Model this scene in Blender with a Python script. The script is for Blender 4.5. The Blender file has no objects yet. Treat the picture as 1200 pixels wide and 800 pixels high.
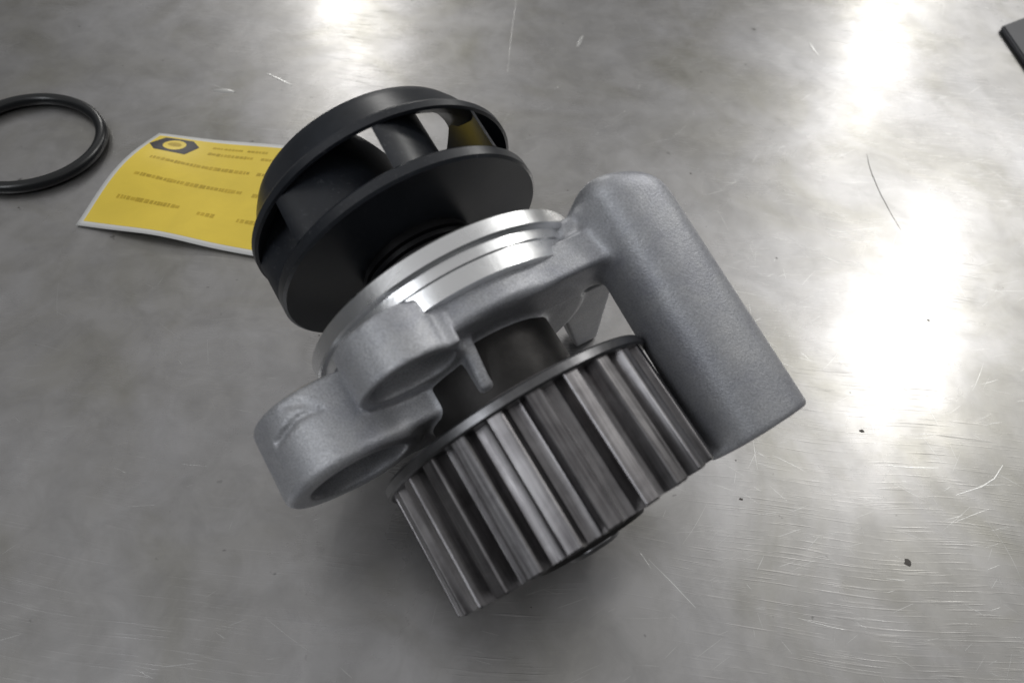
import bpy, bmesh, math, random
import numpy as np
from mathutils import Matrix, Vector

random.seed(7); rng = np.random.default_rng(7)
sc = bpy.context.scene
COL = sc.collection
MM = 0.001

# ------------------------------------------------------------------ camera
cam_d = bpy.data.cameras.new('camera')
cam = bpy.data.objects.new('camera', cam_d); COL.objects.link(cam)
CR = Vector((0.9935413, 0.09365486, 0.06406595)); CU = Vector((-0.11347105, 0.82003272, 0.56095513))
CF = Vector((0.0, 0.56460172, -0.82536349)); CP = Vector((0.0, -107.3855, 156.9816)) * MM
cam.matrix_world = Matrix(((CR.x, CU.x, -CF.x, CP.x), (CR.y, CU.y, -CF.y, CP.y), (CR.z, CU.z, -CF.z, CP.z), (0, 0, 0, 1)))
cam_d.sensor_width = 36; cam_d.lens = 36 * 777.45 / 1200
cam_d.clip_start = 0.005; cam_d.clip_end = 50
cam_d.dof.use_dof = True; cam_d.dof.focus_distance = 0.166; cam_d.dof.aperture_fstop = 17
sc.camera = cam

# ------------------------------------------------------------------ room light (indoor workshop, rows of ceiling lamps, plus added fill lamps)
w = bpy.data.worlds.new('World'); sc.world = w; w.use_nodes = True
bg = w.node_tree.nodes['Background']; bg.inputs[0].default_value = (0.93, 0.96, 1.0, 1); bg.inputs[1].default_value = 0.06

def ceiling_or_fill_lamp(name, loc, sx, sy, power, rz=0.0, col=(1, 0.985, 0.95)):
    l = bpy.data.lights.new(name, 'AREA'); l.shape = 'RECTANGLE'; l.size = sx; l.size_y = sy
    l.energy = power; l.color = col
    o = bpy.data.objects.new(name, l); COL.objects.link(o)
    o.location = loc; o.rotation_euler = (0, 0, rz)
    return o
ceiling_or_fill_lamp('ceiling_or_fill_lamp', (1.22, 1.22, 1.5), 0.17, 0.36, 8.8, -0.25)
ceiling_or_fill_lamp('ceiling_or_fill_lamp', (1.62, 3.20, 1.5), 0.08, 1.20, 21, -0.25)
ceiling_or_fill_lamp('ceiling_or_fill_lamp', (-0.98, 3.2, 1.5), 0.04, 0.9, 30, -0.05)
ceiling_or_fill_lamp('ceiling_or_fill_lamp', (-1.05, -1.25, 1.6), 0.25, 1.20, 10, -0.25, (0.93, 0.96, 1.0))  # unseen lamp added behind the camera to brighten the pump's near faces
ceiling_or_fill_lamp('right_fill', (2.0, 2.1, 1.9), 1.9, 3.6, 13, -0.25, (1.0, 1.0, 0.98))  # added broad fill panel, gives the bench its glow on the right
ceiling_or_fill_lamp('ceiling_fill', (-0.3, 1.6, 2.3), 6.0, 6.5, 37, 0.0, (1.0, 0.99, 0.985))  # added soft overhead fill in place of the unseen ceiling's glow

sc.view_settings.view_transform = 'Standard'; sc.view_settings.look = 'None'
sc.view_settings.exposure = 0.15; sc.view_settings.gamma = 1.0

# ------------------------------------------------------------------ helpers
def tag(o, label=None, cat=None, group=None, kind=None):
    for k, v in (('label', label), ('category', cat), ('group', group), ('kind', kind)):
        if v: o[k] = v
    return o

def mesh_obj(name, V, F, mat, parent=None, smooth=True, angle=None):
    me = bpy.data.meshes.new(name)
    me.from_pydata([tuple(map(float, v)) for v in V], [], [tuple(map(int, f)) for f in F]); me.update()
    me.materials.append(mat)
    if smooth:
        me.polygons.foreach_set('use_smooth', [True] * len(me.polygons))
        if angle: me.set_sharp_from_angle(angle=math.radians(angle))
    o = bpy.data.objects.new(name, me); COL.objects.link(o)
    if parent: o.parent = parent
    return o

class NT:
    """small helper round a node tree"""
    def __init__(s, name):
        s.m = bpy.data.materials.new(name); s.m.use_nodes = True; s.t = s.m.node_tree
        s.p = s.t.nodes['Principled BSDF']; s.out = s.t.nodes['Material Output']
    def n(s, kind, **kw):
        nd = s.t.nodes.new(kind)
        for k, v in kw.items():
            if k.startswith('_'): setattr(nd, k[1:], v)
            else:
                key = int(k[1:]) if k[0] == 'i' and k[1:].isdigit() else k.replace('__', ' ')
                if isinstance(v, bpy.types.NodeSocket): s.t.links.new(v, nd.inputs[key])
                else: nd.inputs[key].default_value = v
        return nd
    def l(s, a, b): s.t.links.new(a, b)
    def math(s, op, a, b=0.0, c=None, clamp=False):
        nd = s.t.nodes.new('ShaderNodeMath'); nd.operation = op; nd.use_clamp = clamp
        for i, v in enumerate((a, b, c)):
            if v is None: continue
            if isinstance(v, bpy.types.NodeSocket): s.t.links.new(v, nd.inputs[i])
            else: nd.inputs[i].default_value = v
        return nd.outputs[0]
    def ramp(s, fac, stops):
        nd = s.t.nodes.new('ShaderNodeValToRGB'); s.l(fac, nd.inputs[0])
        el = nd.color_ramp.elements
        while len(el) < len(stops): el.new(0.5)
        for e, (pos, c) in zip(el, stops):
            e.position = pos; e.color = c if len(c) == 4 else (*c, 1)
        return nd.outputs[0]
    def noise(s, vec, scale, detail=3, rough=0.5, dist=0.0):
        nd = s.n('ShaderNodeTexNoise', Scale=scale, Detail=detail, Roughness=rough, Distortion=dist)
        s.l(vec, nd.inputs['Vector']); return nd.outputs[0]
    def coord(s): return s.n('ShaderNodeTexCoord').outputs['Object']
    def bump(s, h, strength, dist, normal=None):
        nd = s.n('ShaderNodeBump', Strength=strength, Distance=dist); s.l(h, nd.inputs['Height'])
        if normal is not None: s.l(normal, nd.inputs['Normal'])
        return nd.outputs[0]

g = lambda v, a=1: (v, v, v, a)

# ------------------------------------------------------------------ materials
def mat_steel_table():
    t = NT('brushed_stainless_table'); c = t.coord(); P = t.p
    big = t.noise(c, 9, 4, 0.6, 0.4)
    mid = t.noise(c, 38, 5, 0.6, 0.6)
    fine = t.noise(c, 420, 3, 0.6)
    # fine rubbing marks: stretched noises in several directions
    acc = None
    for a, sx, sy, off in ((0.12, 40, 1700, 0.1), (0.75, 60, 1900, 0.5), (1.45, 50, 1500, 0.8)):
        mp = t.n('ShaderNodeMapping'); mp.inputs['Rotation'].default_value = (0, 0, a)
        mp.inputs['Location'].default_value = (off, off * 2, 0); mp.inputs['Scale'].default_value = (sx, sy, 1)
        wob = t.n('ShaderNodeVectorMath', _operation='ADD'); t.l(c, wob.inputs[0])
        nn = t.n('ShaderNodeTexNoise', Scale=14.0, Detail=1.0); t.l(c, nn.inputs['Vector'])
        sc_ = t.n('ShaderNodeVectorMath', _operation='SCALE'); t.l(nn.outputs['Color'], sc_.inputs[0]); sc_.inputs['Scale'].default_value = 0.012
        t.l(sc_.outputs[0], wob.inputs[1]); t.l(wob.outputs[0], mp.inputs['Vector'])
        s1 = t.noise(mp.outputs[0], 1.0, 2, 0.5)
        mask = t.noise(c, 18 + 7 * off, 2, 0.5)
        mk = t.ramp(mask, [(0.38, g(0)), (0.62, g(1))])
        line = t.ramp(s1, [(0.60, g(0)), (0.72, g(1))])
        v = t.math('MULTIPLY', line, mk)
        acc = v if acc is None else t.math('ADD', acc, v)
    # colour of the metal itself: pale steel with faint yellowish stains and dull film
    stain = t.ramp(t.noise(c, 22, 4, 0.6, 0.8), [(0.30, (0.50, 0.495, 0.50)), (0.5, (0.44, 0.432, 0.425)), (0.70, (0.375, 0.365, 0.335))])
    mott = t.ramp(t.noise(c, 95, 5, 0.65, 0.5), [(0.32, g(0.84)), (0.62, g(1.0))])
    spots = t.ramp(t.noise(c, 260, 2, 0.5), [(0.20, g(0.35)), (0.27, g(1))])
    spotmask = t.ramp(t.noise(c, 14, 2, 0.5), [(0.45, g(1)), (0.6, g(0))])
    sm = t.math('MAXIMUM', spots, spotmask)
    mix = t.n('ShaderNodeMix', _data_type='RGBA', _blend_type='MULTIPLY'); mix.inputs[0].default_value = 1
    t.l(stain, mix.inputs[6]); t.l(sm, mix.inputs[7])
    mix2 = t.n('ShaderNodeMix', _data_type='RGBA', _blend_type='MULTIPLY'); mix2.inputs[0].default_value = 1
    t.l(mix.outputs[2], mix2.inputs[6]); t.l(mott, mix2.inputs[7]); mix = mix2
    t.l(mix.outputs[2], P.inputs['Base Color'])
    P.inputs['Metallic'].default_value = 1.0
    r = t.math('MULTIPLY_ADD', big, 0.18, 0.13)
    r = t.math('MULTIPLY_ADD', mid, 0.12, r)
    r = t.math('MULTIPLY_ADD', acc, 0.10, r)
    t.l(r, P.inputs['Roughness'])
    h = t.math('MULTIPLY_ADD', acc, 1.0, t.math('MULTIPLY', fine, 0.5))
    n0 = t.bump(t.noise(c, 11, 2, 0.5), 0.9, 0.0012)
    n0 = t.bump(t.noise(c, 60, 3, 0.6), 0.5, 0.00004, n0)
    n1 = t.bump(h, 0.42, 0.00004, n0)
    tg = t.n('ShaderNodeTangent', _direction_type='UV_MAP'); tg.uv_map = 'UVMap'
    t.l(tg.outputs[0], P.inputs['Tangent']); P.inputs['Anisotropic'].default_value = 0.55; P.inputs['Anisotropic Rotation'].default_value = 0.25
    t.l(n1, P.inputs['Normal'])
    # second, much duller lobe: worn film that scatters the lamps widely
    P2 = t.n('ShaderNodeBsdfPrincipled'); t.l(mix.outputs[2], P2.inputs['Base Color'])
    P2.inputs['Metallic'].default_value = 1; P2.inputs['Roughness'].default_value = 0.46; t.l(n1, P2.inputs['Normal'])
    ms = t.n('ShaderNodeMixShader'); t.l(t.math('MULTIPLY_ADD', mid, 0.5, 0.40), ms.inputs[0])
    t.l(P.outputs[0], ms.inputs[1]); t.l(P2.outputs[0], ms.inputs[2]); t.l(ms.outputs[0], t.out.inputs[0])
    return t.m

def mat_simple(name, col, metallic=0.0, rough=0.5, spec=0.5, bump=None, var=0.0, vscale=60, rvar=0.0):
    t = NT(name); c = t.coord(); P = t.p
    P.inputs['Metallic'].default_value = metallic; P.inputs['Roughness'].default_value = rough
    P.inputs['Specular IOR Level'].default_value = spec
    if var > 0:
        f = t.noise(c, vscale, 5, 0.6, 0.3)
        lo = tuple(x * (1 - var) for x in col); hi = tuple(min(1, x * (1 + var)) for x in col)
        t.l(t.ramp(f, [(0.3, lo), (0.7, hi)]), P.inputs['Base Color'])
    else: P.inputs['Base Color'].default_value = (*col, 1)
    if rvar: t.l(t.math('MULTIPLY_ADD', t.noise(c, vscale * 1.7, 4, 0.6), rvar, rough - rvar * 0.5), P.inputs['Roughness'])
    if bump:
        h = t.noise(c, bump[0], 4, 0.65)
        t.l(t.bump(h, bump[1], bump[2]), P.inputs['Normal'])
    return t.m

def mat_cast():
    t = NT('sand_cast_aluminium'); c = t.coord(); P = t.p
    f = t.noise(c, 45, 5, 0.6, 0.4); gr = t.noise(c, 2600, 2, 0.6); gr2 = t.noise(c, 3100, 2, 0.6)
    base = t.ramp(t.math('MULTIPLY_ADD', t.noise(c, 170, 4, 0.7, 0.6), 0.45, t.math('MULTIPLY', f, 0.55)), [(0.34, (0.47, 0.48, 0.53)), (0.5, (0.58, 0.59, 0.62)), (0.68, (0.66, 0.665, 0.68))])
    gcol = t.ramp(gr2, [(0.36, g(0.74)), (0.62, g(1.0))])
    mix = t.n('ShaderNodeMix', _data_type='RGBA', _blend_type='MULTIPLY'); mix.inputs[0].default_value = 1
    t.l(base, mix.inputs[6]); t.l(gcol, mix.inputs[7]); t.l(mix.outputs[2], P.inputs['Base Color'])
    P.inputs['Metallic'].default_value = 0.6
    t.l(t.math('MULTIPLY_ADD', gr, 0.2, 0.40), P.inputs['Roughness'])
    h = t.math('MULTIPLY_ADD', gr, 1.0, t.math('MULTIPLY', gr2, 0.6))
    t.l(t.bump(h, 0.5, 0.00014, t.bump(f, 0.3, 0.0005)), P.inputs['Normal'])
    return t.m

def mat_machined():
    t = NT('turned_bright_aluminium'); c = t.coord(); P = t.p
    P.inputs['Base Color'].default_value = (0.86, 0.865, 0.87, 1); P.inputs['Metallic'].default_value = 1
    f = t.noise(c, 90, 4, 0.6, 0.6)
    t.l(t.math('MULTIPLY_ADD', f, 0.3, 0.14), P.inputs['Roughness'])
    t.l(t.bump(t.noise(c, 900, 3, 0.6), 0.12, 0.0001, t.bump(f, 0.25, 0.0004)), P.inputs['Normal'])
    return t.m

M_TABLE = mat_steel_table()
M_SCRATCH = mat_simple('fresh_scratch_steel', (0.55, 0.55, 0.54), 1.0, 0.36, 0.5)
M_DIRT = mat_simple('dried_dirt', (0.13, 0.12, 0.11), 0.2, 0.7, 0.3)
M_CAST = mat_cast()
M_MACH = mat_machined()
def mat_plastic():
    t = NT('black_moulded_plastic'); c = t.coord(); P = t.p
    f = t.noise(c, 55, 5, 0.65, 0.4)
    base = t.ramp(f, [(0.3, (0.011, 0.013, 0.017)), (0.7, (0.023, 0.027, 0.035))])
    dust = t.math('MULTIPLY', t.ramp(t.noise(c, 1500, 3, 0.7), [(0.60, g(0)), (0.72, g(1))]), t.ramp(t.noise(c, 60, 3, 0.6), [(0.48, g(0)), (0.66, g(1))]))
    mp = t.n('ShaderNodeMapping'); t.l(c, mp.inputs['Vector']); mp.inputs['Scale'].default_value = (90, 420, 420); mp.inputs['Rotation'].default_value = (0.3, 0.2, 0.6)
    scuff = t.math('MULTIPLY', t.ramp(t.noise(mp.outputs[0], 1.0, 4, 0.7), [(0.64, g(0)), (0.74, g(1))]), 0.5)
    k = t.math('MAXIMUM', dust, scuff)
    mix = t.n('ShaderNodeMix', _data_type='RGBA'); t.l(t.math('MULTIPLY', k, 0.55), mix.inputs[0]); t.l(base, mix.inputs[6]); mix.inputs[7].default_value = (0.16, 0.165, 0.175, 1)
    t.l(mix.outputs[2], P.inputs['Base Color']); P.inputs['Specular IOR Level'].default_value = 0.6
    t.l(t.math('MULTIPLY_ADD', k, 0.3, t.math('MULTIPLY_ADD', f, 0.2, 0.24)), P.inputs['Roughness'])
    t.l(t.bump(t.noise(c, 800, 3, 0.6), 0.15, 0.0001), P.inputs['Normal'])
    return t.m
M_PLASTIC = mat_plastic()
M_SEAL = mat_simple('black_seal_rubber', (0.006, 0.006, 0.007), 0, 0.4, 0.35, (900, 0.25, 0.0001), 0.2, 80)
M_RUBBER = mat_simple('o_ring_rubber', (0.010, 0.011, 0.012), 0, 0.30, 0.5, (500, 0.15, 0.0001), 0.3, 60, 0.15)
def mat_sinter():
    t = NT('sintered_steel'); c = t.coord(); P = t.p
    oi = t.n('ShaderNodeObjectInfo'); ad = t.n('ShaderNodeVectorMath', _operation='ADD'); t.l(c, ad.inputs[0]); t.l(oi.outputs['Random'], ad.inputs[1])
    mp = t.n('ShaderNodeMapping'); t.l(ad.outputs[0], mp.inputs['Vector']); mp.inputs['Scale'].default_value = (1700, 900, 45)
    st = t.noise(mp.outputs[0], 1.0, 3, 0.6); bl = t.noise(ad.outputs[0], 160, 4, 0.6, 0.5)
    f = t.math('MULTIPLY_ADD', st, 0.6, t.math('MULTIPLY', bl, 0.4))
    t.l(t.ramp(f, [(0.35, (0.12, 0.114, 0.118)), (0.65, (0.33, 0.32, 0.325))]), P.inputs['Base Color'])
    P.inputs['Metallic'].default_value = 1.0
    t.l(t.math('MULTIPLY_ADD', st, 0.25, 0.25), P.inputs['Roughness'])
    t.l(t.bump(st, 0.3, 0.0001), P.inputs['Normal'])
    return t.m
M_SINTER = mat_sinter()
M_CORE = mat_simple('pulley_groove_steel', (0.20, 0.19, 0.193), 1.0, 0.36, 0.5, (1300, 0.25, 0.0001), 0.2, 140, 0.15)
M_DARKSTEEL = mat_simple('dark_flange_steel', (0.17, 0.17, 0.175), 1.0, 0.33, 0.5, (900, 0.25, 0.0001), 0.3, 120, 0.2)
M_SHADE_STEEL = mat_simple('shade_dark_steel', (0.045, 0.043, 0.042), 0.8, 0.55, 0.5, (900, 0.3, 0.0001), 0.3, 120, 0.2)  # shade around the neck put into the colour; the pulley hub shares it
M_DARKBOX = mat_simple('dark_grey_plastic', (0.05, 0.052, 0.062), 0, 0.5, 0.5, (600, 0.3, 0.0001), 0.2, 60)

# ------------------------------------------------------------------ table
table = mesh_obj('table_top', *(lambda x0, x1, y0, y1, z0, z1: (
    [(x0, y0, z0), (x1, y0, z0), (x1, y1, z0), (x0, y1, z0), (x0, y0, z1), (x1, y0, z1), (x1, y1, z1), (x0, y1, z1)],
    [(0, 3, 2, 1), (4, 5, 6, 7), (0, 1, 5, 4), (1, 2, 6, 5), (2, 3, 7, 6), (3, 0, 4, 7)]))(-0.75, 0.85, -0.45, 0.75, -0.004, 0.0), M_TABLE, smooth=False)
uvl = table.data.uv_layers.new(name='UVMap')
for lp in table.data.loops:
    co = table.data.vertices[lp.vertex_index].co; uvl.data[lp.index].uv = (co.x, co.y)
tag(table, 'scratched brushed stainless steel workbench top', kind='structure')

def ridge(V, F, pts, wd, hh):
    """one raised burr along a polyline (mm), tapering to both ends"""
    n = len(pts); b = len(V)
    for i, (x, y) in enumerate(pts):
        x0, y0 = pts[max(0, i - 1)]; x1, y1 = pts[min(n - 1, i + 1)]
        tx, ty = x1 - x0, y1 - y0; L = math.hypot(tx, ty) + 1e-9; nx, ny = -ty / L, tx / L
        k = wd * 0.5 * (0.25 + 0.75 * math.sin(math.pi * (i + 0.3) / (n - 0.4)))
        for q, z in ((-1, 0.004), (0, 0.004 + hh), (1, 0.004)): V.append((x + nx * k * q, y + ny * k * q, z))
    for i in range(n - 1):
        for q in (0, 1): a = b + i * 3 + q; F.append((a, a + 3, a + 4, a + 1))
V, F = [], []
for k in range(3800):
    x = random.uniform(-235, 245); y = random.uniform(-125, 250)
    if random.random() > 0.22 + 0.78 * min(1, max(0, (x + 40) / 120)): continue
    L = random.choice((2, 3, 3, 4, 5, 6, 8, 11)) * random.uniform(0.7, 1.3); a = random.gauss(0.15, 0.45) if random.random() < 0.75 else random.uniform(0, math.pi)
    cu = random.gauss(0, 0.012); pts = []
    for i in range(6):
        pts.append((x, y)); x += math.cos(a) * L / 5; y += math.sin(a) * L / 5; a += cu * L / 5
    ridge(V, F, pts, random.uniform(0.05, 0.15), random.uniform(0.003, 0.014))
for pts, wd, hh in (([(38.1, -57.8), (43.0, -62.2), (48.7, -67.6)], 0.25, 0.012), ([(98.1, 47.6), (100.5, 46.3), (103.3, 45.4)], 0.5, 0.05),
                    ([(102.5, -25.8), (109, -25.6), (116.4, -24.8)], 0.3, 0.015), ([(134.5, -21.8), (131, -26), (126.6, -28.9), (118.9, -32.1)], 0.3, 0.015),
                    ([(-13.7, 127.7), (-14.6, 150), (-15.2, 181.5)], 0.3, 0.02), ([(113.6, 174.1), (114.6, 169), (116.4, 164.4)], 1.2, 0.10)):
    ridge(V, F, pts, wd, hh)
scr = mesh_obj('scratches', np.array(V) * MM, F, M_SCRATCH, table); tag(scr, kind='stuff')

def nick(pts, wd, hh):
    V, F = [], []; ridge(V, F, pts, wd, hh); return mesh_obj('nick', np.array(V) * MM, F, M_SCRATCH, table)
nick([(-119.8, 96.2), (-117, 96.5), (-114.5, 96.7), (-112.1, 96.6)], 2.6, 0.26)
nick([(-104.4, 109.8), (-98.5, 107.0), (-93.0, 104.4)], 0.9, 0.10)
nick([(12.9, 150.8), (14.0, 155), (15.1, 159.4)], 1.3, 0.13)
V, F = [], []; ridge(V, F, [(124.0, 102.8), (123.4, 97), (123.4, 91.0), (124.3, 80.8), (125.8, 71.7), (127.5, 63.8)], 0.38, 0.01)
mesh_obj('dark_scratch', np.array(V) * MM, F, M_DIRT, table)
V, F = [], []
def speck(x, y, r_):
    b = len(V); n = 9; V.append((x, y, 0.05 + 0.1 * r_))
    for i in range(n):
        a = 2 * math.pi * i / n; q = r_ * random.uniform(0.55, 1.25); V.append((x + q * math.cos(a) * 1.3, y + q * math.sin(a), 0.006))
    for i in range(n): F.append((b, b + 1 + i, b + 1 + (i + 1) % n))
for k in range(90):
    speck(random.uniform(-230, 240), random.uniform(-120, 240), min(0.65, random.lognormvariate(-1.75, 0.5)))
for x, y, r_ in ((101.7, -51.4, 0.85), (97.6, -16.3, 0.5), (62, -40, 0.4)): speck(x, y, r_)
tag(mesh_obj('dirt_specks', np.array(V) * MM, F, M_DIRT, table), kind='stuff')

# ------------------------------------------------------------------ pump frame
PD = np.array([0.6052239, -0.76447855, -0.22198327]); PE1 = np.array([0.78403998, 0.62071033, 0.0]); PE2 = np.array([0.13778731, -0.17404376, 0.97505047])
PO = np.array([2.82118634, -42.54752942, 34.28852454])
BASE = np.array([PO[0], PO[1], 0.0])
def W(L):
    """pump-local (u, v, s) in mm -> metres relative to the pump's Empty"""
    L = np.asarray(L, float)
    return (PO - BASE + L[..., :1] * PE1 + L[..., 1:2] * PE2 + L[..., 2:3] * PD) * MM

pump = bpy.data.objects.new('water_pump', None); COL.objects.link(pump)
pump.location = BASE * MM; pump.empty_display_size = 0.02
tag(pump, 'cast aluminium car water pump with black impeller and toothed pulley lying on the steel table', 'water pump')

def lathe(name, prof, mat, parent, seg=128, angle=30, phase=0.0):
    """closed profile of (r, s) turned about the pump axis"""
    V, F = [], []; n = len(prof)
    for k in range(seg):
        a = 2 * math.pi * k / seg + phase
        for r_, s_ in prof: V.append((r_ * math.cos(a), r_ * math.sin(a), s_))
    for k in range(seg):
        k2 = (k + 1) % seg
        for i in range(n):
            j = (i + 1) % n
            F.append((k * n + i, k2 * n + i, k2 * n + j, k * n + j))
    o = mesh_obj(name, W(V), F, mat, parent)
    bm = bmesh.new(); bm.from_mesh(o.data); bmesh.ops.recalc_face_normals(bm, faces=bm.faces); bm.to_mesh(o.data); bm.free()
    o.data.set_sharp_from_angle(angle=math.radians(angle))
    return o

# ---- housing: one continuous casting from a signed distance field
def surface_nets(fn, lo, hi, h):
    ax = [np.arange(lo[i], hi[i] + h, h) for i in range(3)]
    X, Y, Z = np.meshgrid(*ax, indexing='ij'); D = fn(X, Y, Z)
    nx, ny, nz = D.shape; cs = (nx - 1, ny - 1, nz - 1)
    acc = np.zeros(cs + (3,)); cnt = np.zeros(cs)
    cor = [(a, b, c) for a in (0, 1) for b in (0, 1) for c in (0, 1)]
    sl = lambda o: D[o[0]:o[0] + cs[0], o[1]:o[1] + cs[1], o[2]:o[2] + cs[2]]
    for A in cor:
        for k in range(3):
            if A[k]: continue
            B = list(A); B[k] = 1
            a, b = sl(A), sl(B); m = (a < 0) != (b < 0)
            t = np.where(m, a / np.where(m, a - b, 1), 0)
            for q in range(3): acc[..., q] += m * (A[q] + (t if q == k else 0))
            cnt += m
    act = cnt > 0; idx = -np.ones(cs, int); idx[act] = np.arange(act.sum())
    ijk = np.argwhere(act); V = np.array(lo) + (ijk + acc[act] / cnt[act][:, None]) * h
    F = []
    for k in range(3):
        sA = [slice(None)] * 3; sB = [slice(None)] * 3; sA[k] = slice(0, -1); sB[k] = slice(1, None)
        a, b = D[tuple(sA)], D[tuple(sB)]; m = (a < 0) != (b < 0)
        e = np.argwhere(m); o1, o2 = [(1, 2), (2, 0), (0, 1)][k]
        ok = (e[:, o1] > 0) & (e[:, o2] > 0) & (e[:, o1] < cs[o1]) & (e[:, o2] < cs[o2]); e = e[ok]
        neg = a[tuple(e.T)] < 0
        def cell(d1, d2):
            q = e.copy(); q[:, o1] -= d1; q[:, o2] -= d2; return idx[tuple(q.T)]
        quad = np.stack([cell(1, 1), cell(0, 1), cell(0, 0), cell(1, 0)], 1)
        quad[~neg] = quad[~neg][:, ::-1]
        F.append(quad)
    return V, np.concatenate(F)

def smin(a, b, k):
    h_ = np.clip(0.5 + 0.5 * (b - a) / k, 0, 1); return b + (a - b) * h_ - k * h_ * (1 - h_)
def smax(a, b, k): return -smin(-a, -b, k)
def cyl(X, Y, Z, cx, cy, r_, z0, z1, rd=1.0):
    dr = np.hypot(X - cx, Y - cy) - r_ + rd; dz = np.abs(Z - (z0 + z1) / 2) - (z1 - z0) / 2 + rd
    return np.minimum(np.maximum(dr, dz), 0) + np.hypot(np.maximum(dr, 0), np.maximum(dz, 0)) - rd
def box(X, Y, Z, lo, hi, rd=1.0):
    q = [np.abs(P_ - (lo[i] + hi[i]) / 2) - (hi[i] - lo[i]) / 2 + rd for i, P_ in enumerate((X, Y, Z))]
    return np.minimum(np.maximum(np.maximum(q[0], q[1]), q[2]), 0) + np.sqrt(sum(np.maximum(a, 0) ** 2 for a in q)) - rd
def caps(X, Y, Z, a, b, r0, r1=None):
    r1 = r0 if r1 is None else r1
    a = np.array(a, float); b = np.array(b, float); d_ = b - a
    t = np.clip(((X - a[0]) * d_[0] + (Y - a[1]) * d_[1] + (Z - a[2]) * d_[2]) / (d_ @ d_), 0, 1)
    return np.sqrt((X - a[0] - t * d_[0]) ** 2 + (Y - a[1] - t * d_[1]) ** 2 + (Z - a[2] - t * d_[2]) ** 2) - (r0 + (r1 - r0) * t)
def slab2(X, Y, Z, a, b, r_, z0, z1, rd=1.0):
    """stadium in (u, v) pulled along s"""
    a = np.array(a, float); b = np.array(b, float); d_ = b - a
    t = np.clip(((X - a[0]) * d_[0] + (Y - a[1]) * d_[1]) / (d_ @ d_), 0, 1)
    dr = np.hypot(X - a[0] - t * d_[0], Y - a[1] - t * d_[1]) - r_ + rd; dz = np.abs(Z - (z0 + z1) / 2) - (z1 - z0) / 2 + rd
    return np.minimum(np.maximum(dr, dz), 0) + np.hypot(np.maximum(dr, 0), np.maximum(dz, 0)) - rd

def arm_sdf(X, Y, Z):
    # thick round-sided arm running beside the pulley, slightly drooping, rounded at its root, cut flat at its end
    t = (Z + 16) / 44.0
    cx = 34.7 + 3.6 * t; cy = 21.6 - 10.0 * t
    ru = 9.5 + 0.7 * t; rv = 10.2 + 0.5 * t
    qx = np.abs(X - cx) / ru; qy = np.abs(Y - cy) / rv
    k = (qx ** 2.5 + qy ** 2.5 + 1e-9) ** (1 / 2.5)
    side = (k - 1) * 9.8
    top = -(Z + 27.8) + 0.30 * (X - cx); end = Z - 28.2
    d = smax(side, top, 6.0)
    return smax(d, end, 1.0)

def housing(X, Y, Z):
    d = cyl(X, Y, Z, 0, 0, 26.5, -23, -15, 1.5)
    d = smin(d, box(X, Y, Z, (-14, 11, -22.5), (28, 24.6, -15), 0.9), 1.2)      # straight beam along the top
    d = smin(d, arm_sdf(X, Y, Z), 3.0)
    web = box(X, Y, Z, (19, 5, -32), (38, 23.0, -18.0), 3.0)                      # web from body to arm root, its front face sloping
    web = smax(web, -(Z + 27.6 + 0.16 * (X - 25)), 2.0)
    d = smin(d, web, 1.5)
    d = smin(d, cyl(X, Y, Z, -33, -2.0, 14.2, -22.6, -5.9, 1.6), 1.5)            # big side boss
    d = smin(d, slab2(X, Y, Z, (-29, -4), (-13, -5), 12.2, -22, -6.8, 1.4), 2.0)
    lug = slab2(X, Y, Z, (-19.2, 16.6), (-18.0, 17.6), 9.9, -23, -12.6, 0.4)    # bolt boss, squared on its right
    lug = smin(lug, box(X, Y, Z, (-19, 7.4, -23), (-9.4, 25.4, -12.6), 0.4), 0.4)
    d = smin(d, lug, 0.6)
    d = smin(d, cyl(X, Y, Z, 6, -25.0, 13.0, -24, -14.5, 1.5), 3.0)              # lower lug, rests on the bench
    tt = np.clip((4 - Y) / 42.0, 0, 1); Xs = X - (27.5 + 15.0 * tt)                # slanting flat leg to the bench
    leg = np.maximum(np.maximum(np.abs(Xs) - (7.5 - 3.8 * tt), np.abs(Z + 18.8) - 3.2), np.maximum(-(Y + 38.3), Y - 8)) * 0.9
    d = smin(d, leg, 1.0)
    d = smin(d, cyl(X, Y, Z, 0, 0, 16, -16, -2.5, 1.0), 2.0)                      # bearing neck
    rib = smax(box(X, Y, Z, (-8.0, 9, -16), (-5.6, 23, -5.0), 0.4), (Y - 20.0 + 0.42 * (Z + 15)) * 0.92, 0.4)   # stiffening rib
    d = smin(d, rib, 0.8)
    for a, b in (((-40.4, 10.6, -21.0), (-37.5, 11.9, -19.6)), ((-37.5, 11.9, -19.6), (-35.4, 12.4, -18.1)), ((-44.0, 7.2, -16.0), (-39.4, 11.0, -17.3)), ((-39.4, 11.0, -17.3), (-36.9, 12.0, -17.2)), ((-36.9, 12.0, -17.2), (-34.2, 12.5, -16.7))):
        d = smax(d, -caps(X, Y, Z, a, b, 0.75, 0.7), 0.2)                          # cold-shut lines left in the casting
    d = smax(d, -cyl(X, Y, Z, -32.5, -2.0, 10.0, -19, 0, 0.5), 0.6)
    d = smax(d, -slab2(X, Y, Z, (-20.6, 17.4), (-16.0, 18.0), 6.2, -17.4, -8, 0.3), 0.4)
    return d

V, F = surface_nets(housing, (-52, -42, -44), (58, 40, 31), 0.55)
body = mesh_obj('housing', W(V), F, M_CAST, pump)
tag(body, 'grey sand cast aluminium housing with side arm, bosses and top beam')

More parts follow.
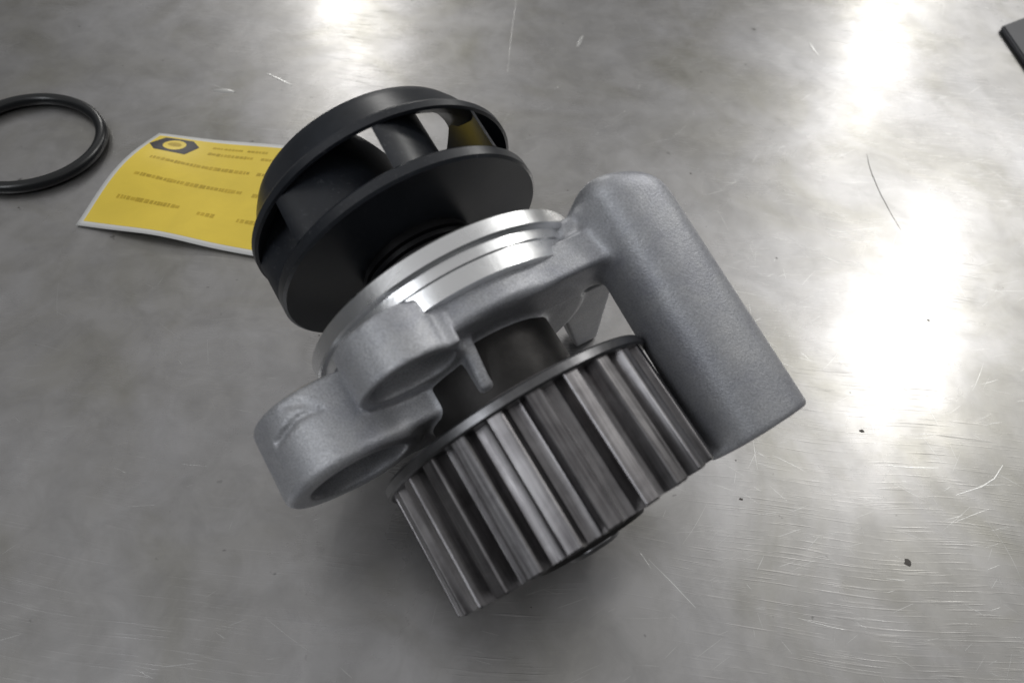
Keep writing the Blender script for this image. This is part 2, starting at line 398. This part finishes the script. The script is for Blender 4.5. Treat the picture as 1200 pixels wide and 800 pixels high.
# ---- machined mounting flange
fl = lathe('mounting_flange', [(13.5, -29.6), (30.9, -29.6), (31.45, -29.1), (31.45, -26.1), (31.1, -25.7), (30.1, -25.6), (29.9, -23.6), (29.4, -23.4), (29.0, -20.0), (13.5, -20.0)], M_MACH, pump, 160)
tag(fl, 'bright turned aluminium flange ring behind the impeller')

lathe('neck_shade_sleeve', [(10, -15.6), (16.4, -15.6), (16.4, -2.6), (15.9, -2.1), (10, -2.1)], M_SHADE_STEEL, pump, 96)  # sleeve added over the cast neck, dark to stand for the shade there

ang = [2 * math.pi * i / 48 for i in range(48)]
Vs = [(-18.3 + 5.0 * math.cos(a), 15.2 + 3.6 * math.sin(a), z) for z in (-17.8, -17.0) for a in ang]
Fs = [tuple(range(47, -1, -1)), tuple(range(48, 96))] + [(i, (i + 1) % 48, 48 + (i + 1) % 48, 48 + i) for i in range(48)]
tag(mesh_obj('bolt_seat', W(Vs), Fs, M_MACH, pump, smooth=False), 'bright machined seat inside the oval bolt hole')

# ---- impeller
imp = lathe('impeller', [(8, -43.1), (30.4, -43.1), (31.0, -43.6), (31.0, -45.6), (30.6, -46.1), (8, -46.6)], M_PLASTIC, pump, 160)
tag(imp, 'black plastic closed impeller')
lathe('shroud', [(31.5, -55.9), (31.5, -57.4), (31.1, -58.0), (29.6, -58.5), (29.2, -59.2), (27.6, -64.2), (26.3, -66.6), (25.4, -67.0), (22.0, -67.0), (21.6, -66.2), (23.5, -62.5), (27.5, -58.0), (30.8, -55.7)], M_PLASTIC, imp, 160)
hubp = [(6, -29.8)]
for k in range(7):
    s0 = -29.8 - k * 1.85
    hubp += [(13.6, s0), (13.6, s0 - 1.0), (12.5, s0 - 1.2), (12.5, s0 - 1.6)]
hubp += [(12.5, -43.2), (6, -43.2)]
lathe('hub', hubp, M_SEAL, imp, 96, 25)
lathe('inlet_hub', [(0.01, -47), (8.5, -46.2), (7, -49), (4, -50.5), (0.01, -51)], M_PLASTIC, imp, 64)

def shroud_s(r_): return -55.8 - max(0.0, min(31.0 - r_, 9.4)) / 9.4 * 10.4
def vane(a0):
    V, F = [], []; N = 14; th = 0.75
    for i in range(N + 1):
        t = i / N; pa = math.radians(a0); pb = math.radians(a0 - 62)
        qx = 31.0 * math.cos(pa) * (1 - t) + 13.0 * math.cos(pb) * t; qy = 31.0 * math.sin(pa) * (1 - t) + 13.0 * math.sin(pb) * t
        rc = 31.0 - 18.0 * t; ac = math.radians(a0 - 60 * t ** 0.85)                # a blade with a gentle sweep
        qx = 0.1 * qx + 0.9 * rc * math.cos(ac); qy = 0.1 * qy + 0.9 * rc * math.sin(ac)
        r_ = math.hypot(qx, qy); a = math.atan2(qy, qx)
        s0 = -45.8; s1 = shroud_s(r_) + 0.3 if r_ > 21.8 else -65.5 + (21.8 - r_) * 0.9
        tk = th * (0.55 + 0.45 * math.sin(math.pi * min(1, t * 1.2 + 0.1)))
        for (s_, lean) in ((s0, 0.0), (s1, 0.5)):
            for sg in (-1, 1):
                aa = a + sg * tk / r_ - lean / r_
                V.append((r_ * math.cos(aa), r_ * math.sin(aa), s_))
    for i in range(N):
        b = i * 4; c = b + 4
        F += [(b, c, c + 2, b + 2), (b + 1, b + 3, c + 3, c + 1), (b, b + 1, c + 1, c), (b + 2, c + 2, c + 3, b + 3)]
    F += [(0, 2, 3, 1), (N * 4, N * 4 + 1, N * 4 + 3, N * 4 + 2)]
    o = mesh_obj('vane', W(V), F, M_PLASTIC, imp, angle=35)
    bm = bmesh.new(); bm.from_mesh(o.data); bmesh.ops.recalc_face_normals(bm, faces=bm.faces); bm.to_mesh(o.data); bm.free()
    o.data.set_sharp_from_angle(angle=math.radians(35))
for a in (184, 143, 98.8, 56.3, 13, -33, -80, -128): vane(a)

# ---- toothed pulley
pul = lathe('pulley', [(7, -1.5), (24, -1.5), (24.8, 0.3), (25.2, 1.5), (25.2, 26.5), (25.0, 26.8), (21.5, 26.8), (21.0, 26.4), (21.0, 14.0), (7, 14.0)], M_CORE, pump, 144)
tag(pul, 'grey sintered steel toothed belt pulley')
lathe('flange_ring', [(25.0, -0.2), (29.9, -0.2), (30.35, 0.2), (30.35, 1.6), (29.9, 1.95), (25.0, 1.95)], M_DARKSTEEL, pul, 160)
lathe('pulley_hub', [(5, 13.5), (12.5, 13.5), (12.5, 28.2), (11.8, 28.9), (5, 28.9)], M_SHADE_STEEL, pul, 96)
lathe('shaft', [(0.01, -49), (6, -49), (6, 29.5), (5, 30.2), (0.01, 30.2)], M_DARKSTEEL, pump, 48)

def tooth_mesh():
    prof = [(-3.34, 25.0), (-3.36, 25.58), (-2.5, 25.72), (-2.15, 25.85), (-1.95, 26.3), (-1.62, 28.7), (-1.5, 29.0), (-1.25, 29.2), (0, 29.25), (1.25, 29.2), (1.5, 29.0), (1.62, 28.7), (1.95, 26.3), (2.15, 25.85), (2.5, 25.72), (3.36, 25.58), (3.34, 25.0)]
    V, F = [], []; n = len(prof)
    for s_, ins in ((1.9, 0), (26.7, 0), (27.05, 0.3)):
        for x, y in prof: V.append((x * (1 - ins * 0.15), y - ins * (1.2 if y > 27 else 0.0), s_))
    for b in (0, n):
        for i in range(n - 1): F.append((b + i, b + i + 1, b + n + i + 1, b + n + i))
        F.append((b + n - 1, b, b + n, b + 2 * n - 1))
    F.append(tuple(range(2 * n, 3 * n))); F.append(tuple(range(n - 1, -1, -1)))
    return V, F
V0, F0 = tooth_mesh()
Lm = np.array([[*PE1, 0], [*PE2, 0], [*PD, 0]])[:, :3].T
M4 = Matrix(((Lm[0, 0], Lm[0, 1], Lm[0, 2], 0), (Lm[1, 0], Lm[1, 1], Lm[1, 2], 0), (Lm[2, 0], Lm[2, 1], Lm[2, 2], (PO - BASE)[2] * MM), (0, 0, 0, 1)))
tooth0 = None
for k in range(24):
    if tooth0 is None:
        me_o = mesh_obj('tooth', np.array(V0) * MM, F0, M_SINTER, pul, angle=24)
        bm = bmesh.new(); bm.from_mesh(me_o.data); bmesh.ops.recalc_face_normals(bm, faces=bm.faces); bm.to_mesh(me_o.data); bm.free()
        me_o.data.set_sharp_from_angle(angle=math.radians(24)); tooth0 = o = me_o
    else:
        o = tooth0.copy(); COL.objects.link(o); o.parent = pul
    o.matrix_local = M4 @ Matrix.Rotation(math.radians(99.0 + 15 * k - 90), 4, 'Z')

# ------------------------------------------------------------------ O-ring
def torus(R, a, nR=128, nr=20):
    V, F = [], []
    for i in range(nR):
        t = 2 * math.pi * i / nR
        Rr = R * (1 + 0.02 * math.cos(2 * t + 0.6) + 0.008 * math.cos(3 * t))
        for j in range(nr):
            q = 2 * math.pi * j / nr
            V.append(((Rr + a * math.cos(q)) * math.cos(t), (Rr + a * math.cos(q)) * math.sin(t), a * 0.985 + a * math.sin(q)))
    for i in range(nR):
        for j in range(nr):
            F.append((i * nr + j, ((i + 1) % nR) * nr + j, ((i + 1) % nR) * nr + (j + 1) % nr, i * nr + (j + 1) % nr))
    return V, F
V, F = torus(22.5, 1.95)
oring = mesh_obj('o_ring', np.array(V) * MM, F, M_RUBBER); oring.location = (-0.1675, 0.0567, 0)
tag(oring, 'black rubber O-ring seal lying on the steel table beside the yellow label', 'o-ring')

# ------------------------------------------------------------------ yellow label
LBL = dict(TL=(-128.5, 68.4), BL=(-137.0, 24.2), TR=(-66.0, 71.0), BR=(-70.0, 19.0))
def lab(x, y, dz=0.0):
    """x 0..1 left to right, y 0..1 bottom to top -> point on the sheet (mm)"""
    a = np.array(LBL['BL']) * (1 - x) + np.array(LBL['BR']) * x; b = np.array(LBL['TL']) * (1 - x) + np.array(LBL['TR']) * x
    q = a * (1 - y) + b * y
    z = 0.3 + 3.6 * math.exp(-(x / 0.30) ** 2) * math.sin(math.pi * min(1, y * 0.92)) ** 1.3 + 2.0 * math.exp(-((x - 0.42) / 0.22) ** 2) * (1 - y) ** 1.5 + 0.5 * (0.5 + 0.5 * math.sin(9 * x + 2.0 * y))
    return np.array([q[0], q[1], z + dz])
lbase = np.array([-102.0, 45.0, 0.0])
def label_patch(name, mat, parent, x0, x1, y0, y1, nx, ny, dz, thick=None):
    V = [lab(x0 + (x1 - x0) * i / nx, y0 + (y1 - y0) * j / ny, dz) - lbase for j in range(ny + 1) for i in range(nx + 1)]
    F = [(j * (nx + 1) + i, j * (nx + 1) + i + 1, (j + 1) * (nx + 1) + i + 1, (j + 1) * (nx + 1) + i) for j in range(ny) for i in range(nx)]
    if thick:
        n = len(V); V += [v - np.array([0, 0, thick]) for v in V]; F += [tuple(q + n for q in f[::-1]) for f in list(F)]
        rim = [i for i in range(nx + 1)] + [j * (nx + 1) + nx for j in range(1, ny + 1)] + [ny * (nx + 1) + i for i in range(nx - 1, -1, -1)] + [j * (nx + 1) for j in range(ny - 1, 0, -1)]
        for a, b in zip(rim, rim[1:] + rim[:1]): F.append((a, a + n, b + n, b))
    return mesh_obj(name, np.array(V) * MM, F, mat, parent)
M_PAPER = mat_simple('white_label_paper', (0.78, 0.78, 0.76), 0, 0.4, 0.5, (300, 0.1, 0.0001), 0.05, 60)
M_YELLOW = mat_simple('yellow_print', (0.92, 0.69, 0.08), 0, 0.32, 0.5, (200, 0.1, 0.0002), 0.07, 60)
M_INK = mat_simple('olive_ink', (0.60, 0.42, 0.035), 0, 0.4, 0.4, None, 0.2, 300)
M_LOGO = mat_simple('dark_logo_ink', (0.035, 0.030, 0.035), 0, 0.35, 0.5)
label = label_patch('paper_label', M_PAPER, None, 0, 1, 0, 1, 40, 28, 0.0, 0.12); label.location = lbase * MM
tag(label, 'yellow printed paper label with white border partly under the black impeller', 'label')
label_patch('yellow_field', M_YELLOW, label, 0.022, 0.985, 0.04, 0.965, 40, 28, 0.05)

def blob(name, mat, cx, cy, pts, dz):
    fine = []
    for (x0, y0), (x1, y1) in zip(pts, pts[1:] + pts[:1]):
        fine += [(x0 + (x1 - x0) * k / 4, y0 + (y1 - y0) * k / 4) for k in range(4)]
    n = len(fine); R = 7; V = [lab(cx, cy, dz) - lbase]; F = []
    for q in range(1, R + 1): V += [lab(cx + x * q / R, cy + y * q / R, dz) - lbase for x, y in fine]
    F += [(0, i + 1, (i + 1) % n + 1) for i in range(n)]
    for q in range(R - 1):
        a = 1 + q * n; F += [(a + i, a + n + i, a + n + (i + 1) % n, a + (i + 1) % n) for i in range(n)]
    return mesh_obj(name, np.array(V) * MM, F, mat, label, smooth=False)
hexp = [(-0.125, -0.02), (-0.085, 0.085), (0.06, 0.085), (0.115, 0.02), (0.08, -0.085), (-0.075, -0.085)]
logo = blob('logo_hexagon', M_LOGO, 0.150, 0.86, hexp, 0.10)
ringp = [(0.055 * math.cos(a), 0.062 * math.sin(a)) for a in np.linspace(0, 2 * math.pi, 28, endpoint=False)]
blob('logo_ring', M_YELLOW, 0.145, 0.862, ringp, 0.14)
blob('logo_emblem', M_INK, 0.145, 0.862, [(0.034 * math.cos(a), 0.034 * math.sin(a) * (1 if math.sin(a) > 0 else 0.6)) for a in np.linspace(0, 2 * math.pi, 20, endpoint=False)], 0.17)
# rows of print: too small and blurred to read, so only their word-sized strokes
def print_row(y, x0, x1, slope, hgt, gaps):
    V, F = [], []; x = x0
    while x < x1:
        wd = random.uniform(0.008, 0.022)
        if not any(a < x < b for a, b in gaps):
            yy = y + slope * (x - x0); hh = hgt * random.uniform(0.65, 1.0)
            b = len(V)
            for (xx, yq) in ((x, yy - hh / 2), (x + wd, yy - hh / 2), (x + wd, yy + hh / 2), (x, yy + hh / 2)): V.append(lab(xx, yq, 0.10) - lbase)
            F.append((b, b + 1, b + 2, b + 3))
        x += wd + random.uniform(0.002, 0.007)
    mesh_obj('print_row', np.array(V) * MM, F, M_INK, label, smooth=False)
print_row(0.90, 0.33, 0.62, 0, 0.022, [(0.47, 0.50)])
print_row(0.83, 0.33, 0.95, 0, 0.030, [(0.56, 0.60)])
print_row(0.68, 0.10, 0.95, 0, 0.034, [(0.60, 0.63)])
print_row(0.49, 0.10, 0.62, 0, 0.036, []); print_row(0.48, 0.68, 0.78, 0, 0.034, [])
print_row(0.27, 0.10, 0.40, 0, 0.034, []); print_row(0.25, 0.49, 0.57, 0, 0.034, []); print_row(0.25, 0.68, 0.78, 0, 0.034, [])

# ------------------------------------------------------------------ dark wedge-ended block at the bench's far right
bm = bmesh.new(); P = [(0, 0), (2.3, -40.0), (50.7, -4.4), (48.4, 35.6)]
lo = [bm.verts.new((x * MM, y * MM, 0)) for x, y in P]; hi = [bm.verts.new((x * MM, y * MM, 0.0025)) for x, y in P]
bm.faces.new(lo[::-1]); bm.faces.new(hi)
for i in range(4): bm.faces.new((lo[i], lo[(i + 1) % 4], hi[(i + 1) % 4], hi[i]))
bmesh.ops.bevel(bm, geom=list(bm.edges), offset=0.0007, segments=3, affect='EDGES')
bmesh.ops.recalc_face_normals(bm, faces=bm.faces)
me = bpy.data.meshes.new('dark_block'); bm.to_mesh(me); bm.free(); me.materials.append(M_DARKBOX)
blk = bpy.data.objects.new('dark_block', me); COL.objects.link(blk); blk.location = (0.2058, 0.2025, 0)
tag(blk, 'dark grey plastic block just entering the far right corner of the table', 'block')
